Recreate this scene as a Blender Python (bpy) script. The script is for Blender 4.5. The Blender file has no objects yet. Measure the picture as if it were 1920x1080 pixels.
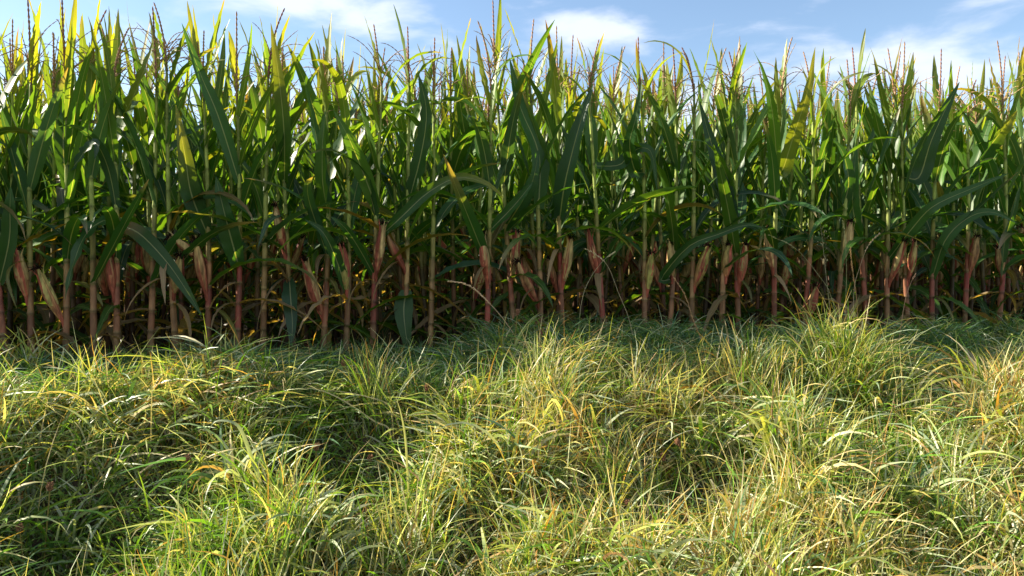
import bpy, math, random
import numpy as np
from mathutils import Vector

rng = np.random.default_rng(11)
random.seed(5)
R = math.radians
S = bpy.context.scene
COL = S.collection

# ------------------------------------------------------------------ camera
F = 1386.0                       # focal length in pixels of a 1920 wide picture
CZ = 0.55                        # eye height above the field's soil
cam_data = bpy.data.cameras.new("camera")
cam_data.sensor_width = 36.0
cam_data.lens = 36.0 * F / 1920.0
cam_data.clip_start = 0.05
cam_data.clip_end = 3000.0
cam = bpy.data.objects.new("camera", cam_data)
COL.objects.link(cam)
cam.location = (0, 0, CZ)
cam.rotation_euler = (R(90) - math.atan(20.0 / F), 0, 0)
S.camera = cam

# ------------------------------------------------------------------ light
SUN_EL, SUN_AZ = R(34), R(-79)    # azimuth from the view direction (+Y), positive to the right, so the sun stands on the left
SKY_STRENGTH, SUN_STRENGTH, EXPOSURE = 0.075, 5.0, 1.55
W = bpy.data.worlds.new("World")
S.world = W
W.use_nodes = True
wn, wl = W.node_tree.nodes, W.node_tree.links
wn.clear()


def wnode(t, **kw):
    n = wn.new(t)
    for k, v in kw.items():
        setattr(n, k, v)
    return n


def wmath(op, a, b=None, c=None, clamp=False):
    n = wnode('ShaderNodeMath', operation=op, use_clamp=clamp)
    for i, v in enumerate((a, b, c)):
        if v is None:
            continue
        if isinstance(v, (int, float)):
            n.inputs[i].default_value = v
        else:
            wl.new(v, n.inputs[i])
    return n.outputs[0]


sky = wnode('ShaderNodeTexSky', sky_type='NISHITA', sun_disc=False)
sky.sun_elevation = SUN_EL
sky.sun_rotation = SUN_AZ
sky.air_density = 1.0
sky.dust_density = 0.3
sky.ozone_density = 1.6
tc = wnode('ShaderNodeTexCoord')
sep = wnode('ShaderNodeSeparateXYZ')
wl.new(tc.outputs['Generated'], sep.inputs[0])
az = wmath('ARCTAN2', sep.outputs[0], sep.outputs[1])
el = wmath('ARCSINE', sep.outputs[2])
comb = wnode('ShaderNodeCombineXYZ')
wl.new(wmath('MULTIPLY', az, 3.2), comb.inputs[0])
wl.new(wmath('MULTIPLY', el, 8.5), comb.inputs[1])
noi = wnode('ShaderNodeTexNoise')
noi.inputs['Scale'].default_value = 2.1
noi.inputs['Detail'].default_value = 6.0
noi.inputs['Roughness'].default_value = 0.52
noi.inputs['Distortion'].default_value = 0.35
wl.new(comb.outputs[0], noi.inputs['Vector'])
noise_f = noi.outputs['Fac']
total = None
# banks of thin cloud: azimuth, elevation, half widths, weight (sky directions in radians)
for (a0, e0, wa, we, k) in ((-0.235, 0.345, 0.125, 0.040, .60), (0.055, 0.315, 0.15, 0.034, .62),
                            (0.52, 0.285, 0.23, 0.050, .30), (-0.075, 0.385, 0.02, 0.010, .28),
                            (0.0, 0.395, 0.13, 0.018, .30), (-0.55, 0.33, 0.2, 0.06, .30),
                            (0.02, 0.22, 0.9, 0.035, .42), (-0.5, 0.1, 0.9, 0.12, .15), (0.5, 0.1, 0.9, 0.12, .15),
                            (0.42, 0.392, 0.30, 0.040, -.55), (-0.07, 0.355, 0.05, 0.025, -.35), (1.6, 0.6, 0.5, 0.2, .5), (-1.8, 0.5, 0.7, 0.2, .5), (3.0, 0.5, 0.8, 0.2, .4)):
    da = wmath('POWER', wmath('ABSOLUTE', wmath('DIVIDE', wmath('SUBTRACT', az, a0), wa)), 2.4)
    de = wmath('POWER', wmath('ABSOLUTE', wmath('DIVIDE', wmath('SUBTRACT', el, e0), we)), 2.4)
    g = wmath('MULTIPLY', wmath('EXPONENT', wmath('MULTIPLY', wmath('ADD', da, de), -1.0)), k)
    total = g if total is None else wmath('ADD', total, g)
cl = wmath('ADD', total, wmath('MULTIPLY', wmath('SUBTRACT', noise_f, 0.5), 2.3))
ramp = wnode('ShaderNodeMapRange', interpolation_type='SMOOTHSTEP')
wl.new(cl, ramp.inputs[0])
ramp.inputs[1].default_value = 0.16
ramp.inputs[2].default_value = 0.80
mixc = wnode('ShaderNodeMix', data_type='RGBA')
wl.new(wmath('MULTIPLY', ramp.outputs[0], 0.8), mixc.inputs[0])
gain = wnode('ShaderNodeMix', data_type='RGBA', blend_type='MULTIPLY')
gain.inputs[0].default_value = 1.0
wl.new(sky.outputs[0], gain.inputs[6])
gain.inputs[7].default_value = (1.04, 1.03, 1.0, 1)
wl.new(gain.outputs[2], mixc.inputs[6])
mixc.inputs[7].default_value = (5.0, 5.3, 6.2, 1)
# unseen bright cloud behind the camera, added as fill for the shaded maize
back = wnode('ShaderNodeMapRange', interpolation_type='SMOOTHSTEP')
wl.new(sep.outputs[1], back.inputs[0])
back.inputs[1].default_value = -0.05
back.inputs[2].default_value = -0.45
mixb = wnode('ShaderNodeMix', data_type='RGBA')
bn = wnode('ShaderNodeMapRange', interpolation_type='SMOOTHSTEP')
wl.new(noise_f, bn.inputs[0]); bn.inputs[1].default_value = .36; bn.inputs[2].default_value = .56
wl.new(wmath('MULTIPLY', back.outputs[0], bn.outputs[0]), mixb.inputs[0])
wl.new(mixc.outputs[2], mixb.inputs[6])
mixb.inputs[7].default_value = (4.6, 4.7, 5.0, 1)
bg = wnode('ShaderNodeBackground')
bg.inputs[1].default_value = SKY_STRENGTH
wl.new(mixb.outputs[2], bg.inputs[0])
out = wnode('ShaderNodeOutputWorld')
wl.new(bg.outputs[0], out.inputs[0])

sd = bpy.data.lights.new("sun", 'SUN')
sd.energy = SUN_STRENGTH
sd.angle = R(0.5)
sd.color = (1.0, 0.89, 0.73)
sun = bpy.data.objects.new("sun", sd)
COL.objects.link(sun)
sv = Vector((math.sin(SUN_AZ) * math.cos(SUN_EL), math.cos(SUN_AZ) * math.cos(SUN_EL), math.sin(SUN_EL)))
sun.rotation_euler = sv.to_track_quat('Z', 'Y').to_euler()
sun.location = sv * 60

vs = S.view_settings
vs.view_transform = 'Standard'
vs.look = 'None'
vs.exposure = EXPOSURE
vs.gamma = 1.0
vs.use_curve_mapping = False
S.render.engine = 'CYCLES'
cy = S.cycles
cy.max_bounces = 7
cy.diffuse_bounces = 3
cy.glossy_bounces = 2
cy.transmission_bounces = 5
cy.transparent_max_bounces = 4
cy.use_denoising = True
try:
    cy.denoiser = 'OPENIMAGEDENOISE'
    cy.denoising_input_passes = 'RGB_ALBEDO_NORMAL'
    cy.denoising_prefilter = 'ACCURATE'
except Exception:
    pass
cy.caustics_reflective = False
cy.caustics_refractive = False

# ------------------------------------------------------------------ geometry of the place
U = np.array([0.9818, 0.1897])        # direction of the maize rows
NRM = np.array([-0.1897, 0.9818])     # from the verge into the field
P0 = np.array([0.0, 6.236])           # a point of the front row


def depth_front(px):
    return 6.236 / (1 - .1932 * (px - 960) / F)


def at(px, py, d):
    """point seen at picture position px, py at distance d ahead"""
    return np.array([(px - 960) / F * d, d, CZ + (560 - py) / F * d])


def tval(x, y):
    return (P0[0] - x) * NRM[0] + (P0[1] - y) * NRM[1]


_L = np.random.default_rng(3).random((256, 256))


def vnoise(x, y, sc, ox=0.0):
    x = np.asarray(x) / sc + 37.3 + ox
    y = np.asarray(y) / sc + 51.7 + ox * 1.7
    xi, yi = np.floor(x).astype(int), np.floor(y).astype(int)
    fx, fy = x - xi, y - yi
    fx = fx * fx * (3 - 2 * fx)
    fy = fy * fy * (3 - 2 * fy)
    g = lambda a, b: _L[a % 256, b % 256]
    return (g(xi, yi) * (1 - fx) + g(xi + 1, yi) * fx) * (1 - fy) + (g(xi, yi + 1) * (1 - fx) + g(xi + 1, yi + 1) * fx) * fy


_T = np.array([-3000, -.2, 0, .5, 1.0, 1.5, 2.0, 2.5, 3.0, 3.5, 4.2, 6.0, 3000])
_Z = np.array([0, 0, 0, -.07, -.19, -.32, -.56, -.80, -1.02, -1.17, -1.25, -1.28, -1.28])


# hollows and hummocks of the verge: x, y, radius, height
BUMPS = [(-.83, 4.15, .32, -.34), (1.10, 4.15, .32, -.36), (-2.05, 3.45, .42, -.34), (-.2, 3.65, .25, -.26),
         (-.95, 5.25, .45, -.20), (-2.9, 5.05, .35, -.16), (-2.2, 5.1, .35, -.10), (-1.9, 4.3, .4, .08), (.5, 4.75, .45, .16), (2.35, 5.5, .32, .24),
         (-1.05, 3.5, .22, .14), (1.6, 3.6, .35, .16), (-.35, 4.55, .3, .10), (2.9, 4.6, .4, .12), (1.7, 4.35, .22, .12), (.45, 3.45, .25, .10)]


def hummock(x, y):
    h = (vnoise(x, y, 0.75) - .5) * .20 + (vnoise(x, y, 0.30, 4) - .5) * .17
    for (bx, by, br, bh) in BUMPS:
        h = h + .75 * bh * np.exp(-((x - bx) ** 2 + (y - by) ** 2) / br ** 2)
    return h


def in_hollow(rs, x, y, lo=.06):
    return rs.random(len(x)) > np.clip((hummock(x, y) + .15) / .14, lo, 1)


def ground_z(x, y):
    t = tval(x, y)
    z = (np.interp(t, _T, _Z) + np.interp(t - .2, _T, _Z) + np.interp(t + .2, _T, _Z)) / 3
    z = z - (.10 - .06 * np.clip((x + .6) / .8, 0, 1)) * np.clip((1.6 - t) / 1.0, 0, 1)
    m = np.clip((t - .1) / .6, 0, 1) * np.clip((9 - t) / 3, 0, 1)
    h = hummock(x, y)
    soil = (vnoise(x, y, 0.25, 9) - .5) * .04 * np.clip((20 + t) / 10, 0, 1)
    return z + h * m + soil * (1 - m)


# ------------------------------------------------------------------ helpers
def link(name, mesh, parent=None, loc=None):
    o = bpy.data.objects.new(name, mesh)
    COL.objects.link(o)
    if parent is not None:
        o.parent = parent
    if loc is not None:
        o.location = loc
    return o


def tag(o, label=None, cat=None, group=None, kind=None):
    if label: o["label"] = label
    if cat: o["category"] = cat
    if group: o["group"] = group
    if kind: o["kind"] = kind
    return o


class Buf:
    """collects vertex grids; build() makes one mesh"""
    def __init__(s):
        s.v, s.q, s.uv, s.c, s.n = [], [], [], [], 0

    def grid(s, P, UV, C, closed=False):
        """P (B, n, k, 3) grids; UV (B,n,k,2); C (B,n,k,3)"""
        B, n, k, _ = P.shape
        idx = np.arange(B * n * k).reshape(B, n, k) + s.n
        if closed:
            idx2 = np.concatenate([idx, idx[:, :, :1]], 2)
        else:
            idx2 = idx
        q = np.stack([idx2[:, :-1, :-1], idx2[:, :-1, 1:], idx2[:, 1:, 1:], idx2[:, 1:, :-1]], -1).reshape(-1, 4)
        s.v.append(P.reshape(-1, 3)); s.q.append(q)
        s.uv.append(UV.reshape(-1, 2)); s.c.append(C.reshape(-1, 3))
        s.n += B * n * k

    def add(s, b, M=None):
        for v, q, uv, c in zip(b.v, b.q, b.uv, b.c):
            pass
        off = s.n
        V = np.concatenate(b.v); Q = np.concatenate(b.q); 
        if M is not None:
            V = V @ M[:3, :3].T + M[:3, 3]
        s.v.append(V); s.q.append(Q + off); s.uv.append(np.concatenate(b.uv)); s.c.append(np.concatenate(b.c))
        s.n += len(V)

    def mesh(s, name, mat, smooth=True):
        V = np.concatenate(s.v).astype(np.float32)
        Q = np.concatenate(s.q).astype(np.int32)
        UV = np.concatenate(s.uv).astype(np.float32)
        C = np.concatenate(s.c).astype(np.float32)
        me = bpy.data.meshes.new(name)
        me.vertices.add(len(V))
        me.vertices.foreach_set("co", V.ravel())
        me.loops.add(Q.size)
        me.loops.foreach_set("vertex_index", Q.ravel())
        me.polygons.add(len(Q))
        me.polygons.foreach_set("loop_start", np.arange(0, Q.size, 4, dtype=np.int32))
        me.polygons.foreach_set("loop_total", np.full(len(Q), 4, dtype=np.int32))
        uvl = me.uv_layers.new(name="UVMap")
        uvl.data.foreach_set("uv", UV[Q.ravel()].ravel())
        ca = me.color_attributes.new("tint", 'FLOAT_COLOR', 'POINT')
        ca.data.foreach_set("color", np.concatenate([C, np.ones((len(C), 1), np.float32)], 1).astype(np.float32).ravel())
        me.materials.append(mat)
        me.update(calc_edges=True)
        if smooth:
            me.polygons.foreach_set("use_smooth", np.ones(len(Q), dtype=bool))
        return me


def norm(a):
    return a / np.maximum(np.linalg.norm(a, axis=-1, keepdims=True), 1e-9)


def ribbons(buf, Pc, side, nor, w, col, k=2, fold=0.0, wave=None):
    """Pc (B,n,3) centre lines; side, nor (B,n,3); w (B,n) half width; col (B,n,3)"""
    B, n, _ = Pc.shape
    a = np.linspace(-1, 1, k)
    P = Pc[:, :, None, :] + side[:, :, None, :] * (w[:, :, None] * a)[..., None]
    off = (np.abs(a)[None, None, :] * fold) * w[:, :, None]
    if wave is not None:
        off = off + wave
    P = P + nor[:, :, None, :] * off[..., None]
    UV = np.zeros((B, n, k, 2))
    UV[..., 0] = (a * .5 + .5)[None, None, :]
    UV[..., 1] = np.linspace(0, 1, n)[None, :, None]
    buf.grid(P, UV, np.repeat(col[:, :, None, :], k, 2))


def tube(buf, pts, rad, col, k=8, uvs=1.0):
    """one tube along pts (n,3) with radii (n,) and colours (n,3) or (n,k,3)"""
    pts = np.asarray(pts, float); rad = np.asarray(rad, float); col = np.asarray(col, float)
    n = len(pts)
    T = norm(np.gradient(pts, axis=0))
    ref = np.array([0.0, 1.0, 0.0]) if abs(T[0, 1]) < .8 else np.array([1.0, 0, 0])
    A = norm(np.cross(T, ref)); Bn = np.cross(T, A)
    th = np.linspace(0, 2 * np.pi, k, endpoint=False)
    P = pts[:, None, :] + rad[:, None, None] * (A[:, None, :] * np.cos(th)[None, :, None] + Bn[:, None, :] * np.sin(th)[None, :, None])
    UV = np.zeros((1, n, k, 2)); UV[0, :, :, 0] = th / 6.2832; UV[0, :, :, 1] = np.linspace(0, uvs, n)[:, None]
    if col.ndim == 1: col = np.repeat(col[None], n, 0)
    if col.ndim == 2: col = np.repeat(col[:, None], k, 1)
    buf.grid(P[None], UV, col[None], closed=True)


# ------------------------------------------------------------------ materials
def new_mat(name):
    m = bpy.data.materials.new(name)
    m.use_nodes = True
    m.node_tree.nodes.clear()
    return m, m.node_tree.nodes, m.node_tree.links


def leafy(name, transl=0.4, rough=0.45, spec=0.4, midrib=True, stripes=60.0, tcol=(2.5, 2.0, .35), mott=0.35, rnd=0.25):
    m, N, L = new_mat(name)
    def nd(t, **kw):
        n = N.new(t)
        for k, v in kw.items(): setattr(n, k, v)
        return n
    def mth(op, a, b=None, clamp=False):
        n = nd('ShaderNodeMath', operation=op, use_clamp=clamp)
        for i, v in enumerate((a, b)):
            if v is None: continue
            if isinstance(v, (int, float)): n.inputs[i].default_value = v
            else: L.new(v, n.inputs[i])
        return n.outputs[0]
    def mix(fac, a, b, bt='MIX'):
        n = nd('ShaderNodeMix', data_type='RGBA', blend_type=bt)
        for i, v in ((0, fac), (6, a), (7, b)):
            if isinstance(v, (int, float)): n.inputs[i].default_value = v
            elif isinstance(v, tuple): n.inputs[i].default_value = (*v, 1)
            else: L.new(v, n.inputs[i])
        return n.outputs[2]
    att = nd('ShaderNodeAttribute', attribute_name="tint")
    col = att.outputs['Color']
    uv = nd('ShaderNodeUVMap')
    sp = nd('ShaderNodeSeparateXYZ'); L.new(uv.outputs[0], sp.inputs[0])
    geo = nd('ShaderNodeNewGeometry')
    oi = nd('ShaderNodeObjectInfo')
    # mottling along the blade
    tco = nd('ShaderNodeTexCoord')
    n1 = nd('ShaderNodeTexNoise'); n1.inputs['Scale'].default_value = 9; n1.inputs['Detail'].default_value = 4
    L.new(tco.outputs['Object'], n1.inputs['Vector'])
    v = mth('ADD', 1 - mott * .5, mth('MULTIPLY', n1.outputs['Fac'], mott))
    if stripes:
        cmb = nd('ShaderNodeCombineXYZ')
        L.new(mth('MULTIPLY', sp.outputs[0], stripes), cmb.inputs[0]); L.new(mth('MULTIPLY', sp.outputs[1], 3), cmb.inputs[1])
        n2 = nd('ShaderNodeTexNoise'); n2.inputs['Scale'].default_value = 1; n2.inputs['Detail'].default_value = 2
        L.new(cmb.outputs[0], n2.inputs['Vector'])
        v = mth('MULTIPLY', v, mth('ADD', .84, mth('MULTIPLY', n2.outputs['Fac'], .32)))
    if rnd:
        v = mth('MULTIPLY', v, mth('ADD', 1 - rnd * .5, mth('MULTIPLY', oi.outputs['Random'], rnd)))
    cmb2 = nd('ShaderNodeCombineColor')
    for i in range(3): L.new(v, cmb2.inputs[i])
    col = mix(1.0, col, cmb2.outputs[0], 'MULTIPLY')
    if midrib:
        d = mth('ABSOLUTE', mth('SUBTRACT', sp.outputs[0], .5))
        wdt = mth('ADD', .012, mth('MULTIPLY', mth('SUBTRACT', 1, sp.outputs[1], clamp=True), .040))
        mr = mth('SUBTRACT', 1, mth('DIVIDE', d, wdt), clamp=True)
        mr = mth('POWER', mr, .5)
        mr = mth('MULTIPLY', mr, .75)
        pale = mix(.55, col, (.42, .47, .22))
        pale = mix(.6, pale, (.42, .46, .24))
        col = mix(mr, col, pale)
        # blotches of yellowing / small lesions
        n3 = nd('ShaderNodeTexNoise'); n3.inputs['Scale'].default_value = 28; n3.inputs['Detail'].default_value = 3
        L.new(tco.outputs['Object'], n3.inputs['Vector'])
        bl = mth('MULTIPLY', mth('SUBTRACT', n3.outputs['Fac'], .70, clamp=True), 4, clamp=True)
        col = mix(mth('MULTIPLY', bl, .6), col, (.28, .2, .05))
    pr = nd('ShaderNodeBsdfPrincipled')
    L.new(col, pr.inputs['Base Color'])
    pr.inputs['Roughness'].default_value = rough
    pr.inputs['Specular IOR Level'].default_value = spec
    if stripes:
        bp = nd('ShaderNodeBump'); bp.inputs['Strength'].default_value = .12; bp.inputs['Distance'].default_value = .002
        L.new(n2.outputs['Fac'], bp.inputs['Height']); L.new(bp.outputs[0], pr.inputs['Normal'])
    tr = nd('ShaderNodeBsdfTranslucent')
    tc2 = mix(1.0, col, tcol, 'MULTIPLY')
    L.new(tc2, tr.inputs['Color'])
    ms = nd('ShaderNodeMixShader'); ms.inputs[0].default_value = transl
    L.new(pr.outputs[0], ms.inputs[1]); L.new(tr.outputs[0], ms.inputs[2])
    o = nd('ShaderNodeOutputMaterial'); L.new(ms.outputs[0], o.inputs[0])
    return m


def solid(name, rough=.6, spec=.3, scale=40, amt=.5, stretch=(1, 1, .12), transl=0):
    """tint attribute times streaky noise"""
    m, N, L = new_mat(name)
    att = N.new('ShaderNodeAttribute'); att.attribute_name = "tint"
    tco = N.new('ShaderNodeTexCoord'); mp = N.new('ShaderNodeMapping'); mp.inputs['Scale'].default_value = stretch
    L.new(tco.outputs['Object'], mp.inputs[0])
    n = N.new('ShaderNodeTexNoise'); n.inputs['Scale'].default_value = scale; n.inputs['Detail'].default_value = 4
    L.new(mp.outputs[0], n.inputs['Vector'])
    mr = N.new('ShaderNodeMapRange'); mr.inputs[1].default_value = .25; mr.inputs[2].default_value = .75
    mr.inputs[3].default_value = 1 - amt * .6; mr.inputs[4].default_value = 1 + amt * .5
    L.new(n.outputs['Fac'], mr.inputs[0])
    cc = N.new('ShaderNodeCombineColor')
    for i in range(3): L.new(mr.outputs[0], cc.inputs[i])
    mx = N.new('ShaderNodeMix'); mx.data_type = 'RGBA'; mx.blend_type = 'MULTIPLY'; mx.inputs[0].default_value = 1
    L.new(att.outputs['Color'], mx.inputs[6]); L.new(cc.outputs[0], mx.inputs[7])
    pr = N.new('ShaderNodeBsdfPrincipled'); pr.inputs['Roughness'].default_value = rough
    pr.inputs['Specular IOR Level'].default_value = spec
    L.new(mx.outputs[2], pr.inputs['Base Color'])
    bp = N.new('ShaderNodeBump'); bp.inputs['Strength'].default_value = .4; bp.inputs['Distance'].default_value = .004
    L.new(n.outputs['Fac'], bp.inputs['Height']); L.new(bp.outputs[0], pr.inputs['Normal'])
    o = N.new('ShaderNodeOutputMaterial')
    if transl:
        tr = N.new('ShaderNodeBsdfTranslucent'); L.new(mx.outputs[2], tr.inputs['Color'])
        ms = N.new('ShaderNodeMixShader'); ms.inputs[0].default_value = transl
        L.new(pr.outputs[0], ms.inputs[1]); L.new(tr.outputs[0], ms.inputs[2]); L.new(ms.outputs[0], o.inputs[0])
    else:
        L.new(pr.outputs[0], o.inputs[0])
    return m


M_LEAF = leafy("maize_leaf", transl=.45, rough=.40, spec=.4, stripes=34)
M_STALK = solid("maize_stalk", rough=.55, spec=.3, scale=26, amt=1.0, stretch=(1, 1, .3))
M_HUSK = solid("maize_husk", rough=.65, spec=.2, scale=48, amt=1.15, stretch=(1, 1, .22), transl=.1)
M_SILK = solid("maize_silk", rough=.8, spec=.1)
M_TASSEL = solid("maize_tassel", rough=.7, spec=.15, scale=120, amt=.8, stretch=(1, 1, 1), transl=.15)
M_GRASS = leafy("grass_blade", transl=.38, rough=.42, spec=.5, midrib=False, stripes=0, tcol=(1.45, 1.35, .45), mott=.5, rnd=0)
M_STRAW = solid("dry_straw", rough=.55, spec=.3, transl=.2)
M_SEED = solid("seed_head", rough=.8, spec=.1, scale=200, stretch=(1, 1, 1))
M_WEED = leafy("weed_leaf", transl=.4, rough=.5, spec=.35, midrib=False, stripes=0, tcol=(1.3, 1.3, .4), rnd=0)


def mat_soil():
    m, N, L = new_mat("soil")
    tco = N.new('ShaderNodeTexCoord')
    n = N.new('ShaderNodeTexNoise'); n.inputs['Scale'].default_value = 6; n.inputs['Detail'].default_value = 8; n.inputs['Roughness'].default_value = .7
    L.new(tco.outputs['Object'], n.inputs['Vector'])
    r = N.new('ShaderNodeValToRGB')
    r.color_ramp.elements[0].color = (.022, .016, .009, 1); r.color_ramp.elements[0].position = .3
    r.color_ramp.elements[1].color = (.085, .065, .035, 1); r.color_ramp.elements[1].position = .75
    L.new(n.outputs['Fac'], r.inputs[0])
    pr = N.new('ShaderNodeBsdfPrincipled'); pr.inputs['Roughness'].default_value = .95
    L.new(r.outputs[0], pr.inputs['Base Color'])
    bp = N.new('ShaderNodeBump'); bp.inputs['Strength'].default_value = .8; bp.inputs['Distance'].default_value = .03
    L.new(n.outputs['Fac'], bp.inputs['Height']); L.new(bp.outputs[0], pr.inputs['Normal'])
    o = N.new('ShaderNodeOutputMaterial'); L.new(pr.outputs[0], o.inputs[0])
    return m


# ------------------------------------------------------------------ ground
def axis(lo, hi, step, far):
    a = list(np.arange(lo, hi + 1e-6, step))
    s = step
    while a[-1] < far:
        s *= 1.35; a.append(a[-1] + s)
    s = step
    while a[0] > -far:
        s *= 1.35; a.insert(0, a[0] - s)
    return np.array(a)


def build_ground():
    xs, ys = axis(-8, 9, .1, 900), axis(-2, 12, .1, 900)
    X, Y = np.meshgrid(xs, ys, indexing='ij')
    Z = ground_z(X, Y)
    b = Buf()
    P = np.stack([X, Y, Z], -1)[None]
    b.grid(P, np.stack([X, Y], -1)[None], np.ones(P.shape))
    o = link("ground", b.mesh("ground", mat_soil()))
    # faces must look up
    tag(o, "bare brown soil under the maize running down a grassy verge", "ground", kind="structure")


build_ground()

# ------------------------------------------------------------------ maize
GREEN = np.array([.032, .100, .022])
GREEN2 = np.array([.060, .145, .022])
BLUEG = np.array([.034, .092, .044])
YEL = np.array([.29, .31, .04])
ORG = np.array([.36, .20, .045])
DRY = np.array([.42, .31, .17])
RED = np.array([.25, .048, .034])
PINK = np.array([.33, .14, .08])
TAN = np.array([.38, .28, .11])
STG = np.array([.24, .30, .06])


def leaf_mesh_from_curve(buf, C, wmax, face, rs, colour, k=5, n=None, droop_wave=True, tipc=None, basec=None):
    """C (n,3) centre line, face = approx direction the blade's upper side faces"""
    n = len(C)
    s = np.linspace(0, 1, n)
    T = norm(np.gradient(C, axis=0))
    face = np.broadcast_to(face, C.shape)
    side = norm(np.cross(T, face))
    nor = norm(np.cross(side, T))
    w = wmax * (0.42 + 0.58 * np.clip(s / .32, 0, 1) ** .8) * (1 - s ** 2.3) ** .85 * (1 - .25 * s) + .0012
    a = np.linspace(-1, 1, k)
    f1, f2 = rs.uniform(4, 8), rs.uniform(4, 8)
    p1, p2 = rs.uniform(0, 6.28, 2)
    amp = wmax * rs.uniform(.10, .30) * (1 - s) ** .5
    wv = np.zeros((1, n, k))
    if droop_wave:
        for j, aa in enumerate(a):
            ph, f = (p1, f1) if aa < 0 else (p2, f2)
            wv[0, :, j] = amp * np.sin(6.28 * f * s + ph) * abs(aa) ** 1.5
    col = np.repeat(colour[None], n, 0)
    if tipc is not None:
        tp = np.clip((s - tipc[1]) / (1 - tipc[1]), 0, 1)[:, None] ** 1.2
        col = col * (1 - tp) + tipc[0] * tp
    if basec is not None:
        tp = np.clip(1 - s / basec[1], 0, 1)[:, None]
        col = col * (1 - tp) + basec[0] * tp
    ribbons(buf, C[None], side[None], nor[None], w[None], col[None], k=k, fold=rs.uniform(.12, .45), wave=wv)


def leaf_curve(base, phi, L, th0, th1, n, rs, p=1.6, dphi=0.0):
    s = np.linspace(0, 1, n)
    th = th0 + (th1 - th0) * s ** p
    ph = phi + dphi * s ** 1.5
    D = np.stack([np.sin(th) * np.cos(ph), np.sin(th) * np.sin(ph), np.cos(th)], -1)
    C = np.zeros((n, 3))
    C[1:] = np.cumsum((D[:-1] + D[1:]) / 2, 0) * L / (n - 1)
    C += base
    # upper side faces the stalk side of the blade
    Fc = np.stack([-np.cos(th) * np.cos(ph), -np.cos(th) * np.sin(ph), np.sin(th)], -1)
    tw = rs.uniform(-1.1, 1.1) * s ** 1.3 + rs.uniform(-.3, .3)
    Sd = np.cross(D, Fc)
    return C, Fc * np.cos(tw)[:, None] + Sd * np.sin(tw)[:, None]


def pick_leaf_colour(h, rs):
    c = GREEN * (1 - .0) if rs.random() < .5 else (GREEN2 if rs.random() < .6 else BLUEG)
    c = c * rs.uniform(.75, 1.25)
    if h > .5: c = c * (1 - .5 * (h - .5)) + np.array([.11, .19, .02]) * min(1, (h - .5) * 1.6) * .7
    if h > .72:
        f = rs.uniform(0, .8) * (h - .72) / .28
        c = c * (1 - f) + YEL * f
    return c


def stalk_shape(H, rs):
    lean = rs.normal(0, .032, 2)
    bow = rs.normal(0, .02, 2)
    def f(z):
        s = np.asarray(z) / H
        return np.stack([lean[0] * s * H + bow[0] * np.sin(3.1 * s), lean[1] * s * H + bow[1] * np.sin(3.1 * s), np.asarray(z)], -1)
    return f


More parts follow.
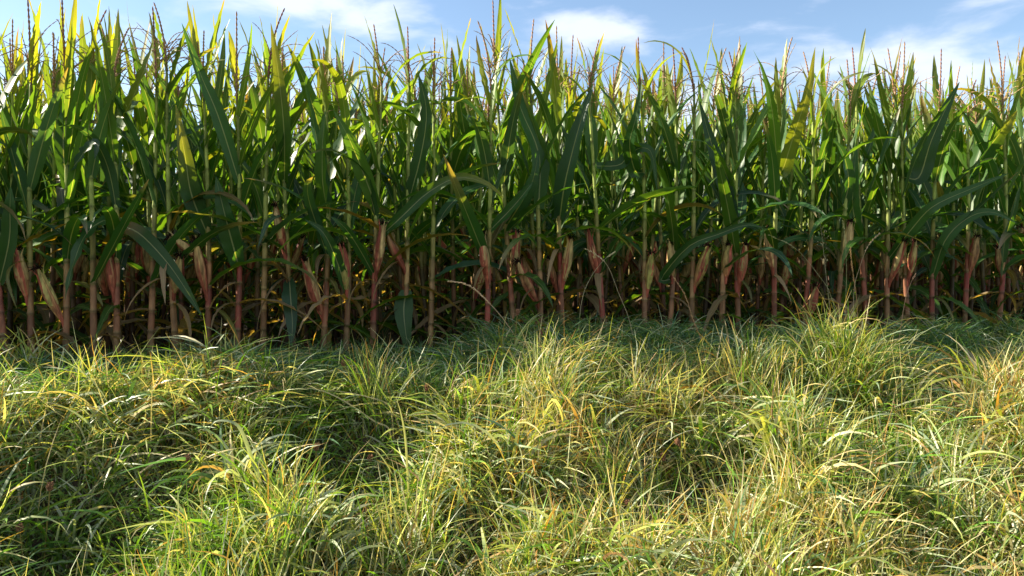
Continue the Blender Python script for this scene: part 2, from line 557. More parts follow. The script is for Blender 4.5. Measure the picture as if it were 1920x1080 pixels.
def make_plant_data(rs, H=2.22, ears=None, red=None, lo=False, skip=(), dens=1.0):
    """returns dict of Bufs: stalk, leaves [..], ears [(ear, silk)], tassel"""
    f = stalk_shape(H, rs)
    kk = 3 if lo else 5
    kt = 5 if lo else 9
    nodes = [.06]
    while nodes[-1] < H - .10:
        nodes.append(nodes[-1] + rs.uniform(.155, .215))
    nodes = np.array(nodes[:-1] + [H - .05])
    # stalk with swollen nodes and wrapped sheaths
    zz, rr, cc = [], [], []
    redness = rs.uniform(0, .4) if red is None else red
    for i, z in enumerate(nodes):
        z2 = nodes[i + 1] if i + 1 < len(nodes) else H + .02
        h = z / H
        r0 = (.0205 if red is not None else .018) * (1 - h) ** .7 + .0062
        low = np.clip((.50 - h) / .3, 0, 1) ; dk = rs.uniform(.12, .36) if red is None else rs.uniform(.5, .95)  # rows behind get darker stalks: the field's inner shade put into the colour
        base = STG * (1 - low) + (TAN * (1 - redness) + PINK * redness * .9) * low
        base = base * (1 - low * (1 - dk))
        if h < .12: base = (TAN * .5 + PINK * .2) * dk
        rd = redness * (1 if .10 < h < .32 else .25 if h < .45 else 0) * rs.uniform(.3, 1)
        sh = base * (1 - rd) + RED * rd
        br = rs.uniform(.75, 1.2)
        zz += [z - .012, z, z + .012, z + .03, z2 - .04, z2 - .016]
        rr += [r0 * .90, r0 * 1.10, r0 * 1.0, r0 * .93, r0 * .97, r0 * .85]
        cc += [base * .75, base * .5, base * .9, sh * br, sh * br * 1.05, sh * .8]
    zz, rr, cc = np.array(zz), np.array(rr), np.array(cc)
    st = Buf()
    zz = np.concatenate([[-.12], zz]); rr = np.concatenate([[.03], rr]); cc = np.concatenate([[TAN * .3], cc])
    tube(st, f(zz), rr, cc, k=kt)
    # brace roots
    if not lo:
        for a in rs.uniform(0, 6.28, 6):
            p = np.array([[0, 0, .07], [.03 * math.cos(a), .03 * math.sin(a), .05], [.055 * math.cos(a), .055 * math.sin(a), -.06]])
            tube(st, p, [.006, .005, .003], PINK * .4, k=4)
    out = dict(stalk=st, leaves=[], ears=[], tassel=Buf(), f=f, H=H, nodes=nodes)
    phi0 = rs.uniform(0, math.pi) if rs.random() < .35 else rs.normal(0, .55)
    n = 8 if lo else 15
    for i, z in enumerate(nodes[1:]):
        h = z / H
        if i in skip: continue
        if rs.random() > dens: continue
        phi = phi0 + (i % 2) * math.pi + rs.normal(0, .3)
        b = Buf()
        base = f(z + .0) + np.array([math.cos(phi), math.sin(phi), 0]) * .008
        tipc = None; basec = None
        if h < .26:
            if rs.random() < (.3 if red is not None else .05): continue
            L = rs.uniform(.5, .85); dry = rs.random() < .4
            th0, th1 = rs.uniform(.9, 1.7), rs.uniform(2.3, 3.0)
            c = (DRY * rs.uniform(.3, .8)) if dry else GREEN2 * rs.uniform(.5, 1)
            wm = rs.uniform(.04, .06); p = .7
        elif h < .48:
            L = rs.uniform(.8, 1.1)
            th0, th1 = rs.uniform(.3, 1.0), (rs.uniform(2.2, 3.0) if rs.random() < .6 else rs.uniform(.7, 2.0))
            c = pick_leaf_colour(h, rs); wm = rs.uniform(.050, .070); p = 1.2
            if rs.random() < .06: c = c * .4 + ORG * .5 * rs.uniform(.4, 1)
            if rs.random() < .3: tipc = (DRY * .7, rs.uniform(.4, .8))
        elif h < .76:
            L = rs.uniform(.85, 1.12)
            th0 = rs.uniform(.22, .5); th1 = rs.uniform(.25, .95) if rs.random() < .78 else rs.uniform(1.5, 2.6)
            c = pick_leaf_colour(h, rs); wm = rs.uniform(.046, .070); p = 1.9
            if rs.random() < .25: tipc = (YEL * rs.uniform(.4, .7), rs.uniform(.55, .85))
        else:
            L = rs.uniform(.55, .85) * (1.25 - .45 * (h - .76) / .24)
            th0 = rs.uniform(.06, .32); th1 = rs.uniform(.0, .5) if rs.random() < .85 else rs.uniform(1.2, 2.4)
            c = pick_leaf_colour(h, rs); wm = rs.uniform(.030, .048); p = 1.8
            if rs.random() < .55: tipc = ((YEL if rs.random() < .8 else ORG) * rs.uniform(.35, .8), rs.uniform(.2, .7))
        if tipc is None and rs.random() < .35: tipc = (DRY * rs.uniform(.4, .9), rs.uniform(.7, .9))
        C, Fc = leaf_curve(base, phi, L, th0, th1, n, rs, p=p, dphi=rs.normal(0, .35))
        leaf_mesh_from_curve(b, C, wm, Fc, rs, c, k=kk, tipc=tipc, basec=basec)
        out['leaves'].append(b)
    # withered lower leaves hanging against the stalk
    for z in nodes[nodes < .95]:
        if rs.random() > .5: continue
        phi = rs.uniform(0, 6.28)
        b = Buf()
        C, Fc = leaf_curve(f(z), phi, rs.uniform(.25, .6), rs.uniform(.6, 1.5), rs.uniform(2.7, 3.2), n, rs, p=.45, dphi=rs.normal(0, .8))
        c = DRY * rs.uniform(.25, .8) if rs.random() < .75 else np.array([.16, .17, .04]) * rs.uniform(.5, 1)
        leaf_mesh_from_curve(b, C, rs.uniform(.014, .034), Fc, rs, c, k=kk)
        out['leaves'].append(b)
    # ears
    if ears is None:
        ears = []
        if rs.random() < .7:
            ears = [(rs.uniform(.42, .72), rs.uniform(-math.pi, math.pi), rs.uniform(.08, .8), rs.uniform(.28, .42), rs.uniform(0, .8))]
    for e in ears:
        out['ears'].append(make_ear(f, *e, rs=rs, lo=lo))
    make_tassel(out['tassel'], f, H, rs, lo)
    return out


def make_ear(f, z, phi, tilt, L, redf, rs, lo=False, gr=0.0):
    """ear with its base on the stalk at z, leaning tilt from vertical towards phi"""
    b, sk = Buf(), Buf()
    n, k = (7, 7) if lo else (20, 30)
    base = f(z) + np.array([math.cos(phi), math.sin(phi), 0]) * .022
    s = np.linspace(0, 1, n)
    th = tilt * (1 - .35 * s)
    D = np.stack([np.sin(th) * np.cos(phi), np.sin(th) * np.sin(phi), np.cos(th)], -1)
    C = base + np.concatenate([[[0, 0, 0]], np.cumsum((D[1:] + D[:-1]) / 2, 0)]) * L / (n - 1)
    T = norm(np.gradient(C, axis=0))
    A = norm(np.cross(T, np.array([math.sin(phi), -math.cos(phi), 0.01]) + 0 * T)); Bn = np.cross(T, A)
    thk = np.linspace(0, 2 * np.pi, k, endpoint=False)
    rmax = rs.uniform(.035, .047)
    prof = rmax * (np.clip(s / .42, 0, 1) ** .8 * .68 + .32) * (1 - np.clip((s - .5) / .5, 0, 1) ** 1.6 * .78)
    L = L * rs.uniform(.85, 1.0)
    prof[0] *= .8
    ridg = 1 + .06 * np.sin(thk * 3 + rs.uniform(0, 6))[None, :] + .04 * np.sin(thk * 7 + s[:, None] * 3)
    rad = prof[:, None] * ridg
    P = C[:, None, :] + rad[..., None] * (A[:, None, :] * np.cos(thk)[None, :, None] + Bn[:, None, :] * np.sin(thk)[None, :, None])
    UV = np.zeros((1, n, k, 2))
    lightc = np.array([.50, .37, .16]) * rs.uniform(.8, 1.2) * (1 - gr) + np.array([.26, .30, .05]) * gr
    redd = np.array([.37, .105, .062]) * rs.uniform(.75, 1.15)
    streak = .5 + .5 * np.sin(thk * 2 + rs.uniform(0, 6))[None, :] * .7 + .3 * np.sin(thk * 5 + rs.uniform(0, 6))[None, :]
    streak = streak * .75 + .5 * rs.random((1, k)) + .12 * rs.random((n, k))
    fr = np.clip(redf * (1.35 - 1.25 * s[:, None]) * (.5 + .9 * streak), 0, 1)
    col = lightc[None, None] * (1 - fr[..., None]) + redd[None, None] * fr[..., None]
    col = col * (.75 + .5 * rs.random((1, k, 1))) * (.9 + .2 * rs.random((n, k, 1)))
    b.grid(P[None], UV, col[None], closed=True)
    # loose husk leaves that wrap and flare at the tip
    if not lo:
        for j in range(6):
            a = rs.uniform(0, 6.28)
            i0 = int(n * rs.uniform(.05, .5)); i1 = n - 1
            idx = np.linspace(i0, i1, 9)
            Cc = np.stack([np.interp(idx, np.arange(n), C[:, q]) for q in range(3)], -1)
            rr_ = np.interp(idx, np.arange(n), prof) * 1.10
            ss = np.linspace(0, 1, 9)
            dirv = math.cos(a) * A[n // 2] + math.sin(a) * Bn[n // 2]
            flare = np.clip(ss - .7, 0, 1) ** 1.5 * rs.uniform(-.05, .40)
            Cc = Cc + dirv * (rr_ + flare)[:, None] + T[-1] * (ss * rs.uniform(.0, .05))[:, None]
            cw = (lightc if rs.random() < .55 else redd) * rs.uniform(.7, 1.15)
            side = norm(np.cross(norm(np.gradient(Cc, axis=0)), dirv)); 
            w = rmax * .62 * (1 - ss ** 2) ** .8 * (.5 + .5 * np.clip(ss * 3, 0, 1)) + .001
            ribbons(b, Cc[None], side[None], np.repeat(-dirv[None], 9, 0)[None], w[None], np.repeat(cw[None], 9, 0)[None], k=5, fold=.35)
        # shank
        tube(b, np.stack([base - D[0] * .03 - np.array([0, 0, .03]), base, C[2]]), [.014, .018, .02], redd * .8, k=6)
    ns = 6 if lo else 26
    for j in range(ns):
        a = rs.uniform(0, 6.28); r0 = rs.uniform(0, .012)
        ss = np.linspace(0, 1, 5)
        d0 = math.cos(a) * A[-1] + math.sin(a) * Bn[-1]
        Cc = C[-1] + (d0 * r0) + T[-1] * (ss[:, None] * .05) + d0 * (ss[:, None] ** 1.4 * rs.uniform(.0, .05)) - np.array([0, 0, 1]) * (ss[:, None] ** 2 * rs.uniform(0, .07))
        tube(sk, Cc, np.full(5, .0032 if not lo else .006), np.array([.018, .009, .006]) * rs.uniform(.5, 2), k=3)
    return b, sk


def make_tassel(b, f, H, rs, lo):
    top = f(H)
    Ls = rs.uniform(.42, .76)
    n = 10 if lo else 46
    s = np.linspace(0, 1, n)
    ph = rs.uniform(0, 6.28); bend = rs.uniform(0, .35) ** 1.3
    c1 = np.array([.26, .12, .09]); c2 = np.array([.50, .36, .18])
    def spike(base, phi, th0, th1, L, r, n, cmix):
        s = np.linspace(0, 1, n)
        th = th0 + (th1 - th0) * s ** 1.3
        D = np.stack([np.sin(th) * math.cos(phi), np.sin(th) * math.sin(phi), np.cos(th)], -1)
        C = base + np.concatenate([[[0, 0, 0]], np.cumsum((D[1:] + D[:-1]) / 2, 0)]) * L / (n - 1)
        rad = r * (1 - .5 * s) * (1 + (.45 * np.sin(np.arange(n) * 2.5)) * (s > .12))
        rad[s <= .12] *= .6
        rad[-1] = .001
        col = (c1 * cmix + c2 * (1 - cmix))[None] * (1 + .5 * np.sin(np.arange(n) * 2.5 + 1))[:, None]
        tube(b, C, rad, col, k=3 if lo else 5)
        return C
    C = spike(top - np.array([0, 0, .12]), ph, rs.uniform(0, .12), bend * 2.0, Ls, .0105, n, rs.uniform(.5, 1))
    nb = rs.integers(5, 13)
    for j in range(nb):
        i = int(n * rs.uniform(.12, .42))
        spike(C[i], rs.uniform(0, 6.28), rs.uniform(.2, .9), rs.uniform(.6, 2.3), rs.uniform(.18, .38), .0046, 7 if lo else 22, rs.uniform(.0, .6))


# features of the front row, read off the photograph from left to right:
# px, ears [(picture y of base, lean in x (-1 left, +1 right), tilt, length, redness, greenness)], red sheath, words
FRONT = [
    (-420, [], .3, None),
    (-350, [], .3, None),
    (-280, [], .3, None),
    (-210, [], .3, None),
    (-140, [(600, 1, .2, .34, .5, 0)], .5, None),
    (-75, [(600, -1, .2, .34, .5, 0)], .5, None),
    (10, [], 1.0, "maize plant with a bare crimson lower stalk, leftmost of the front row"),
    (58, [(598, -1, .10, .36, .45, .1)], .3, "maize plant with dull upright ear near the left end of the front row"),
    (122, [(642, -1, .25, .42, .55, .45)], .4, "front row maize plant with low yellow and red ear leaning left just above the grass"),
    (174, [], .35, "front row maize plant without visible ear, pale stalk right of the low yellow red ear"),
    (217, [(592, -1, .08, .34, .75, .1)], .7, "front row maize plant with two large drooping leaves in an inverted V above pink ear"),
    (280, [], .5, "maize plant with thin reddish stalk right of the inverted V leaves in the front row"),
    (330, [(590, 1, .2, .3, .5, .3)], .3, "front row maize plant half hidden behind the end of a long drooping leaf"),
    (388, [(590, -1, .12, .42, .9, .3), (528, -1, .75, .30, .9, .1)], .9, "front row maize plant with two red ears, the upper tipped far left"),
    (443, [], 1.0, "front row maize plant with red sheath and one broad upright leaf standing on it"),
    (492, [], .3, "slim front row maize plant with plain green stalk left of the tall pink ear"),
    (550, [(520, -1, .14, .40, .9, 0)], .5, "front row maize plant with high pink ear and broad leaf hanging down to the grass"),
    (604, [(632, -1, .30, .46, .7, 0)], .55, "front row maize plant with a long pink ear leaning far left, low down"),
    (648, [(585, -1, .1, .36, .15, .6)], .2, "front row maize plant with yellow green ear pressed against its tan stalk"),
    (698, [(555, 1, .18, .42, .8, .0)], 1.0, "front row maize plant with crimson stalk and frayed pale ear leaning right"),
    (760, [(545, -1, .45, .34, 1.0, 0)], .35, "front row maize plant beside the gap, small red ear, broad leaf hanging to the ground"),
    (806, [], .2, "thin green maize plant standing in the dark gap of the front row"),
    (912, [(568, -1, .15, .40, .6, 0)], 1.0, "front row maize plant with frayed tan ear and red sheath, right of the dark gap"),
    (966, [(560, 1, .15, .38, .35, .2)], .7, "front row maize plant with upright tan ear between two pink ones at mid field"),
    (1014, [(610, -1, .32, .40, .9, .1)], .3, "front row maize plant with salmon pink ear and black silk leaning left at mid field"),
    (1056, [(570, 1, .12, .38, .8, .2)], 1.0, "front row maize plant with deep red sheath under a narrow upright pink ear"),
    (1133, [(560, -1, .20, .42, 1.0, 0)], 1.0, "front row maize plant with orange red ear behind the thin grass heads"),
    (1208, [(585, 1, .06, .32, .35, .7)], .4, "front row maize plant with plump green ear topped by black silk"),
    (1254, [(560, -1, .08, .30, .3, .2)], .5, "front row maize plant with short tan ear close right of the plump green one"),
    (1296, [(578, 1, .25, .38, .45, .6)], .3, "front row maize plant with yellow green ear leaning right under a long arching leaf"),
    (1352, [(560, 1, .06, .28, .6, .6)], .4, "front row maize plant with small half green half red ear"),
    (1386, [(575, 1, .12, .36, .9, .1)], 1.0, "front row maize plant with red ear and crimson sheath beside the small two coloured ear"),
    (1452, [(545, -1, .15, .36, .4, .1)], 1.0, "front row maize plant with loose husks and a bright red stalk below its ear"),
    (1504, [(640, 1, .22, .32, .75, .4)], .8, "front row maize plant with very low yellow and red ear just above the grass"),
    (1566, [(525, 1, .18, .34, .0, 0)], .3, "front row maize plant with a pale bleached husk behind the tall grass clump"),
    (1628, [], .8, "slim front row maize plant without ear, right of the tall grass clump"),
    (1664, [(570, 1, .22, .40, .6, .2)], .5, "front row maize plant with narrow pink ear leaning right beneath a long blade"),
    (1704, [(565, 1, .10, .36, .95, .3)], .6, "front row maize plant with flame red upright ear on the right of the field"),
    (1748, [], 1.0, "maize plant with bare crimson lower stalk between two eared plants on the right"),
    (1808, [(550, 1, .10, .34, .55, .1)], 1.0, "front row maize plant with loose dry husks and scarlet stalk near the right edge"),
    (1871, [(555, -1, .14, .26, .8, 0)], 1.0, "last maize plant inside the right edge, with dark red lower stalk and vertical leaf"),
    (1935, [(555, -1, .14, .3, .5, 0)], .4, None),
    (1990, [(555, 1, .14, .3, .5, 0)], .4, None),
]

# long single leaves that can be followed in the photograph: plant px, points, half width px, base colour, tip colour
SIG = [
    (217, [(217, 452), (192, 455), (160, 482), (136, 540), (122, 602)], 19, 'g', None),
    (217, [(218, 458), (262, 478), (312, 530), (350, 585), (378, 632)], 17, 'yb', None),
    (443, [(443, 540), (432, 480), (418, 425), (406, 372)], 22, 'g', None),
    (388, [(374, 478), (360, 405), (348, 330), (332, 238)], 21, 'g', 'y'),
    (10, [(14, 570), (18, 490), (20, 430), (22, 390)], 18, 'g', None),
    (760, [(760, 582), (757, 620), (760, 660), (768, 712)], 21, 'g', None),
    (550, [(550, 562), (545, 600), (548, 650), (545, 690)], 17, 'b', None),
    (698, [(715, 488), (752, 448), (802, 402), (858, 374), (910, 384), (945, 412)], 13, 'g', 'y'),
    (550, [(545, 440), (520, 446), (500, 462), (484, 505)], 9, 'b', None),
    (698, [(702, 428), (680, 360), (655, 300), (626, 246)], 18, 'g2', None),
    (648, [(650, 590), (628, 520), (605, 475), (572, 452)], 13, 'g', None),
    (698, [(698, 555), (670, 500), (645, 465), (620, 446)], 11, 'g', None),
    (1871, [(1868, 572), (1882, 500), (1900, 432), (1912, 380)], 14, 'g', None),
    (1748, [(1748, 560), (1772, 490), (1815, 448), (1860, 438), (1905, 458)], 13, 'g', None),
    (1664, [(1674, 525), (1712, 465), (1752, 425), (1830, 390), (1890, 365)], 13, 'g', None),
    (1628, [(1600, 485), (1598, 430), (1600, 370), (1604, 310)], 13, 'g', None),
    (1254, [(1240, 562), (1290, 503), (1345, 480), (1400, 462), (1440, 472)], 11, 'g', None),
    (966, [(960, 460), (980, 415), (1000, 375), (1010, 320)], 17, 'b', None),
    (1056, [(1058, 448), (1060, 380), (1085, 280), (1112, 198)], 21, 'b', None),
    (1133, [(1160, 350), (1180, 330), (1202, 318), (1222, 330), (1232, 400)], 15, 'g', None),
    (1208, [(1190, 360), (1180, 310), (1192, 260), (1203, 190)], 16, 'g', None),
    (1704, [(1722, 372), (1742, 310), (1768, 250), (1796, 195)], 19, 'g', None),
    (1808, [(1826, 370), (1850, 320), (1880, 280), (1904, 248)], 19, 'g', 'y'),
    (1452, [(1466, 360), (1488, 290), (1512, 215), (1526, 130)], 17, 'y2', 'y'),
    (217, [(237, 250), (256, 215), (276, 165), (292, 118)], 18, 'y3', None),
    (122, [(140, 362), (150, 340), (166, 318), (184, 309), (180, 340)], 14, 'b', None),
    (443, [(446, 380), (412, 262), (378, 180), (344, 86)], 16, 'g', None),
    (604, [(610, 440), (606, 380), (606, 310), (612, 246)], 19, 'g2', None),
    (1386, [(1365, 450), (1355, 380), (1330, 300), (1310, 230)], 16, 'b', None),
    (1566, [(1570, 420), (1590, 380), (1580, 330), (1560, 300)], 14, 'g', None),
    (912, [(925, 470), (960, 430), (985, 400), (1000, 380)], 12, 'g', None),
    (1014, [(1020, 430), (1010, 330), (975, 240), (955, 150)], 20, 'g', None),
    (760, [(770, 420), (790, 330), (800, 250), (785, 178)], 19, 'g', None),
    (550, [(540, 380), (534, 290), (525, 190), (510, 85)], 17, 'g2', 'y'),
]
SC = {'g': GREEN, 'g2': GREEN2, 'b': BLUEG, 'yb': GREEN, 'y2': GREEN2 * .6 + YEL * .3, 'y3': GREEN2 * .5 + YEL * .35}


def smooth_curve(pts, n):
    pts = np.array(pts, float)
    m = len(pts)
    P = np.concatenate([[2 * pts[0] - pts[1]], pts, [2 * pts[-1] - pts[-2]]])
    out = []
    for tt in np.linspace(0, m - 1 - 1e-6, n):
        i = int(tt); u = tt - i
        a, b, c, d = P[i], P[i + 1], P[i + 2], P[i + 3]
        out.append(.5 * ((2 * b) + (-a + c) * u + (2 * a - 5 * b + 4 * c - d) * u * u + (-a + 3 * b - 3 * c + d) * u ** 3))
    return np.array(out)


mass = Buf(); mass_st = Buf(); mass_ta = Buf()


def to_world(data, loc, rz=0.0, sc=1.0):
    c, s = math.cos(rz) * sc, math.sin(rz) * sc
    M = np.eye(4); M[:3, :3] = [[c, -s, 0], [s, c, 0], [0, 0, sc]]; M[:3, 3] = loc
    for lf in data['leaves']:
        mass.add(lf, M)
    mass_st.add(data['stalk'], M); mass_ta.add(data['tassel'], M)


def empty(name, loc, rz=0.0):
    o = bpy.data.objects.new(name, None)
    o.empty_display_size = .2
    COL.objects.link(o)
    o.location = loc
    o.rotation_euler = (0, 0, rz)
    return o


GROUP = "maize plants of the field"
front_rs = np.random.default_rng(77)
for (px, ears, red, words) in FRONT:
    rs = np.random.default_rng(abs(px) * 7 + 14)
    d = depth_front(px) + rs.normal(0, .04)
    x = (px - 960) / F * d
    base = np.array([x, d, float(ground_z(x, d))])
    H = rs.normal(2.22, .07)
    if px < 300: H += .04
    ee = []
    for (yb, lx, tilt, L, rf, gr) in ears:
        z = CZ + (560 - yb) / F * d - base[2]
        tilt = tilt * rs.uniform(1.0, 1.7) + rs.uniform(0, .08)
        phi = (math.pi if lx < 0 else 0) + rs.normal(0, .2) + (.7 if lx < 0 else -.7)
        ee.append((max(z, .12), phi, tilt, L, rf, gr))
    data = make_plant_data(rs, H=H, ears=[], red=red, dens=.95)
    for (z, phi, tilt, L, rf, gr) in ee:
        data['ears'].append(make_ear(data['f'], z, phi, tilt, L, rf, rs, gr=gr))
    for (ppx, pts, hw, ck, tk) in SIG:
        if ppx != px: continue
        P = np.array([at(a, b, d) for a, b in pts]) - base
        zs = np.linspace(0, 1, len(P))
        tow = rs.uniform(.10, .35)
        P[:, 1] -= tow * np.sin(zs * 1.6)               # blades arch out towards the open verge
        for i in range(len(P)):                        # keep the drawn direction while nearer
            k = (P[i, 1] + d) / d
            P[i, 0] = (P[i, 0] + base[0]) * k - base[0]
            P[i, 2] = (P[i, 2] + base[2] - CZ) * k + CZ - base[2]
        st0 = data['f'](np.clip(P[0, 2] - .01, .05, H)) 
        P = np.concatenate([[st0 + (P[0] - st0) * .12], P[1:] if np.linalg.norm(P[0] - st0) < .09 else P])
        C = smooth_curve(P, 18)
        b = Buf()
        T = norm(np.gradient(C, axis=0))
        Fd = np.array([rs.uniform(-.5, .5), -1.0, .35])
        leaf_mesh_from_curve(b, C, hw / F * d, Fd, rs, SC[ck] * rs.uniform(.85, 1.15), k=5,
                             tipc=(YEL * .8, .35) if tk == 'y' else None, basec=(ORG * .75, .3) if ck == 'yb' else None)
        data['leaves'].append(b)
    if words is None:
        to_world(data, base)
        continue
    root = tag(empty("maize_plant", base), words, "maize plant", GROUP)
    link("stalk", data['stalk'].mesh("stalk", M_STALK), root)
    for lf in data['leaves']:
        link("leaf", lf.mesh("leaf", M_LEAF), root)
    for eb, sb in data['ears']:
        eo = link("ear", eb.mesh("ear", M_HUSK), root)
        link("silk", sb.mesh("silk", M_SILK), eo)
    link("tassel", data['tassel'].mesh("tassel", M_TASSEL), root)


# prototypes for the rows behind
def proto(seed, leaves_apart):
    rs = np.random.default_rng(seed)
    data = make_plant_data(rs, H=rs.normal(2.2, .07), lo=False)
    root = empty("maize_plant", (0, 0, 0))
    link("stalk", data['stalk'].mesh("stalk", M_STALK), root)
    if leaves_apart:
        for lf in data['leaves']:
            link("leaf", lf.mesh("leaf", M_LEAF), root)
    else:
        b = Buf()
        for lf in data['leaves']: b.add(lf)
        link("foliage", b.mesh("foliage", M_LEAF), root)
    for eb, sb in data['ears']:
        eo = link("ear", eb.mesh("ear", M_HUSK), root)
        link("silk", sb.mesh("silk", M_SILK), eo)
    link("tassel", data['tassel'].mesh("tassel", M_TASSEL), root)
    return root


def copy_tree(o, parent=None):
    c = o.copy(); COL.objects.link(c)
    c.parent = parent
    for ch in KIDS[o]:
        copy_tree(ch, c)
    return c


protoA = [proto(100 + i, True) for i in range(9)]
protoB = [proto(200 + i, False) for i in range(10)]
KIDS = {o: list(o.children) for o in bpy.data.objects}
used = set()
ROWLAB = {
    1: "maize plant of the second row, seen through the gaps between the front row plants",
    2: "maize plant of the third row, mostly hidden, its tassel rising behind the front two rows",
    3: "maize plant of the fourth row, only its top clear above the leaves ahead",
    4: "maize plant of the fifth row, only leaf tips and tassel showing against the sky",
}
rs2 = np.random.default_rng(909)
SP = .72
lo_protos = [make_plant_data(np.random.default_rng(500 + i), H=2.2, lo=True) for i in range(9)]
for r in range(1, 27):
    c0 = P0 + NRM * SP * r
    u = -16.0
    while u < 16.0:
        u += rs2.uniform(.16, .26) if r < 5 else rs2.uniform(.19, .30) if r < 8 else rs2.uniform(.24, .36)
        p = c0 + U * u + rs2.normal(0, .03, 2)
        if p[1] < 1 or abs(p[0]) > .69 * p[1] + 4.5: continue
        inside = abs(p[0]) < .693 * p[1] + .12
        loc = (p[0], p[1], float(ground_z(p[0], p[1])))
        rz, sc = rs2.uniform(-math.pi, math.pi), rs2.normal(1, .045)
        if rs2.random() < .5: rz = rs2.normal(0, .5) + (math.pi if rs2.random() < .5 else 0)
        if r <= 4 and inside:
            pr = protoA if r == 1 else protoB
            k = rs2.integers(len(pr)); o = pr[k]
            if o not in used:
                used.add(o)
            else:
                o = copy_tree(o)
            o.location = loc; o.rotation_euler = (0, 0, rz); o.scale = (sc, sc, sc)
            tag(o, ROWLAB[r], "maize plant", GROUP)
        else:
            if abs(p[0]) > .69 * p[1] + 4.5 * (1 if p[0] < 0 else .4): continue
            to_world(lo_protos[rs2.integers(9)], loc, rz, sc)
for o in protoA + protoB:
    if o not in used:
        for ch in list(o.children):
            for g in list(ch.children): bpy.data.objects.remove(g)
            bpy.data.objects.remove(ch)
        bpy.data.objects.remove(o)

rootm = mass.mesh("maize_field", M_LEAF)
fo = link("maize_field", rootm)
tag(fo, "mass of green maize leaves filling the field behind the first five rows", "maize field", kind="stuff")
s1 = link("stalks", mass_st.mesh("stalks", M_STALK), fo); s1["kind"] = "stuff"
s2 = link("tassels", mass_ta.mesh("tassels", M_TASSEL), fo); s2["kind"] = "stuff"

# ------------------------------------------------------------------ grass
G_FRESH = np.array([.12, .25, .025]); G_BLUE = np.array([.075, .17, .085]); G_YEL = np.array([.33, .38, .075])
G_STRAW = np.array([.64, .54, .28]); G_ORG = np.array([.52, .27, .07]); G_PALE = np.array([.48, .54, .36])
G_BRN = np.array([.20, .11, .045])


def palette(rs, n, w):
    P = np.stack([G_FRESH, G_BLUE, G_YEL, G_STRAW, G_ORG, G_PALE, G_BRN])
    w = np.asarray(w, float)
    if w.ndim == 1: w = np.repeat(w[None], n, 0)
    cw = np.cumsum(w / w.sum(1, keepdims=True), 1)
    i = (rs.random((n, 1)) > cw).sum(1).clip(0, 6)
    j = (rs.random((n, 1)) > cw).sum(1).clip(0, 6)
    a = rs.random((n, 1)) * .4
    return (P[i] * (1 - a) + P[j] * a) * rs.uniform(.7, 1.25, (n, 1)), i


def blades(buf, rs, x, y, L, w, phi, th0, th1, col, tip=None, n=7, lift=0.0, p=1.3, dphi=.5, z=None):
    B = len(x)
    s = np.linspace(0, 1, n)[None]
    th = th0[:, None] + (th1 - th0)[:, None] * s ** p
    ph = phi[:, None] + (rs.normal(0, dphi, (B, 1))) * s
    D = np.stack([np.sin(th) * np.cos(ph), np.sin(th) * np.sin(ph), np.cos(th)], -1)
    C = np.zeros((B, n, 3))
    C[:, 1:] = np.cumsum((D[:, 1:] + D[:, :-1]) / 2, 1) * (L / (n - 1))[:, None, None]
    if z is None: z = ground_z(x, y) + lift
    C[:, :, 0] += x[:, None]; C[:, :, 1] += y[:, None]; C[:, :, 2] += z[:, None]
    # nothing pierces the ground: blades lie on the thatch where they droop
    gz = ground_z(C[..., 0], C[..., 1]) + .015
    gz[:, 0] = -9
    C[..., 2] = np.maximum(C[..., 2], gz)
    Fc = np.stack([-np.cos(th) * np.cos(ph), -np.cos(th) * np.sin(ph), np.sin(th)], -1)
    T = norm(np.gradient(C, axis=1))
    Sd = norm(np.cross(T, Fc))
    tw = rs.normal(0, .6, (B, 1)) + rs.normal(0, 1.0, (B, 1)) * s
    side = Sd * np.cos(tw)[..., None] + norm(np.cross(Sd, T)) * np.sin(tw)[..., None]
    nor = norm(np.cross(side, T))
    ww = w[:, None] * (.65 + .35 * np.clip(s * 4, 0, 1)) * (1 - s ** 2.5) + .0004
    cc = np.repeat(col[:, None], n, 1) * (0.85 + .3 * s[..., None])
    if tip is not None:
        f = np.clip((s[..., None] - .55) / .45, 0, 1)
        cc = cc * (1 - f) + tip[:, None] * f
    ribbons(buf, C, side, nor, ww, cc, k=2)
    return C


def scatter(rs, n, t0, t1, marg=1.7, spread=0):
    """positions on the verge strip between t0 and t1 that the frame can see (plus a margin)"""
    X, Y = [], []
    tot = 0
    n = int(n * 1.36)                              # the strip is wider than the frame
    while tot < n:
        t = rs.uniform(t0, t1, n * 2); u = rs.uniform(-7.5, 8.5, n * 2)
        x = P0[0] + U[0] * u - NRM[0] * t; y = P0[1] + U[1] * u - NRM[1] * t
        ok = np.abs(x) < .72 * y + marg
        X.append(x[ok]); Y.append(y[ok]); tot += ok.sum()
    return np.concatenate(X)[:n], np.concatenate(Y)[:n]   # n grew above


def flow(x, y):
    """direction in which the grass has been laid"""
    return 6.28 * (vnoise(x, y, .8, 2) * 2.0 + .45) + (vnoise(x, y, .3, 6) - .5) * 3.2


_EP = [-200, 20, 90, 170, 250, 320, 450, 560, 640, 700, 800, 850, 920, 1400, 2100]
_EH = [.8, .7, .35, .3, .4, .85, .8, .6, .35, .3, .35, .7, .85, .85, .75]


def edge_height(x, y):
    """how tall the soft grass grows along the foot of the maize: it leaves gaps near some plants"""
    xr = x * 6.1 / np.maximum(y, 3)
    f = np.interp(960 + F * xr / 6.1, _EP, _EH)
    return 1 - (1 - f) * np.clip((1.25 - tval(x, y)) / .35, 0, 1)


rg = np.random.default_rng(21)
grass = Buf()
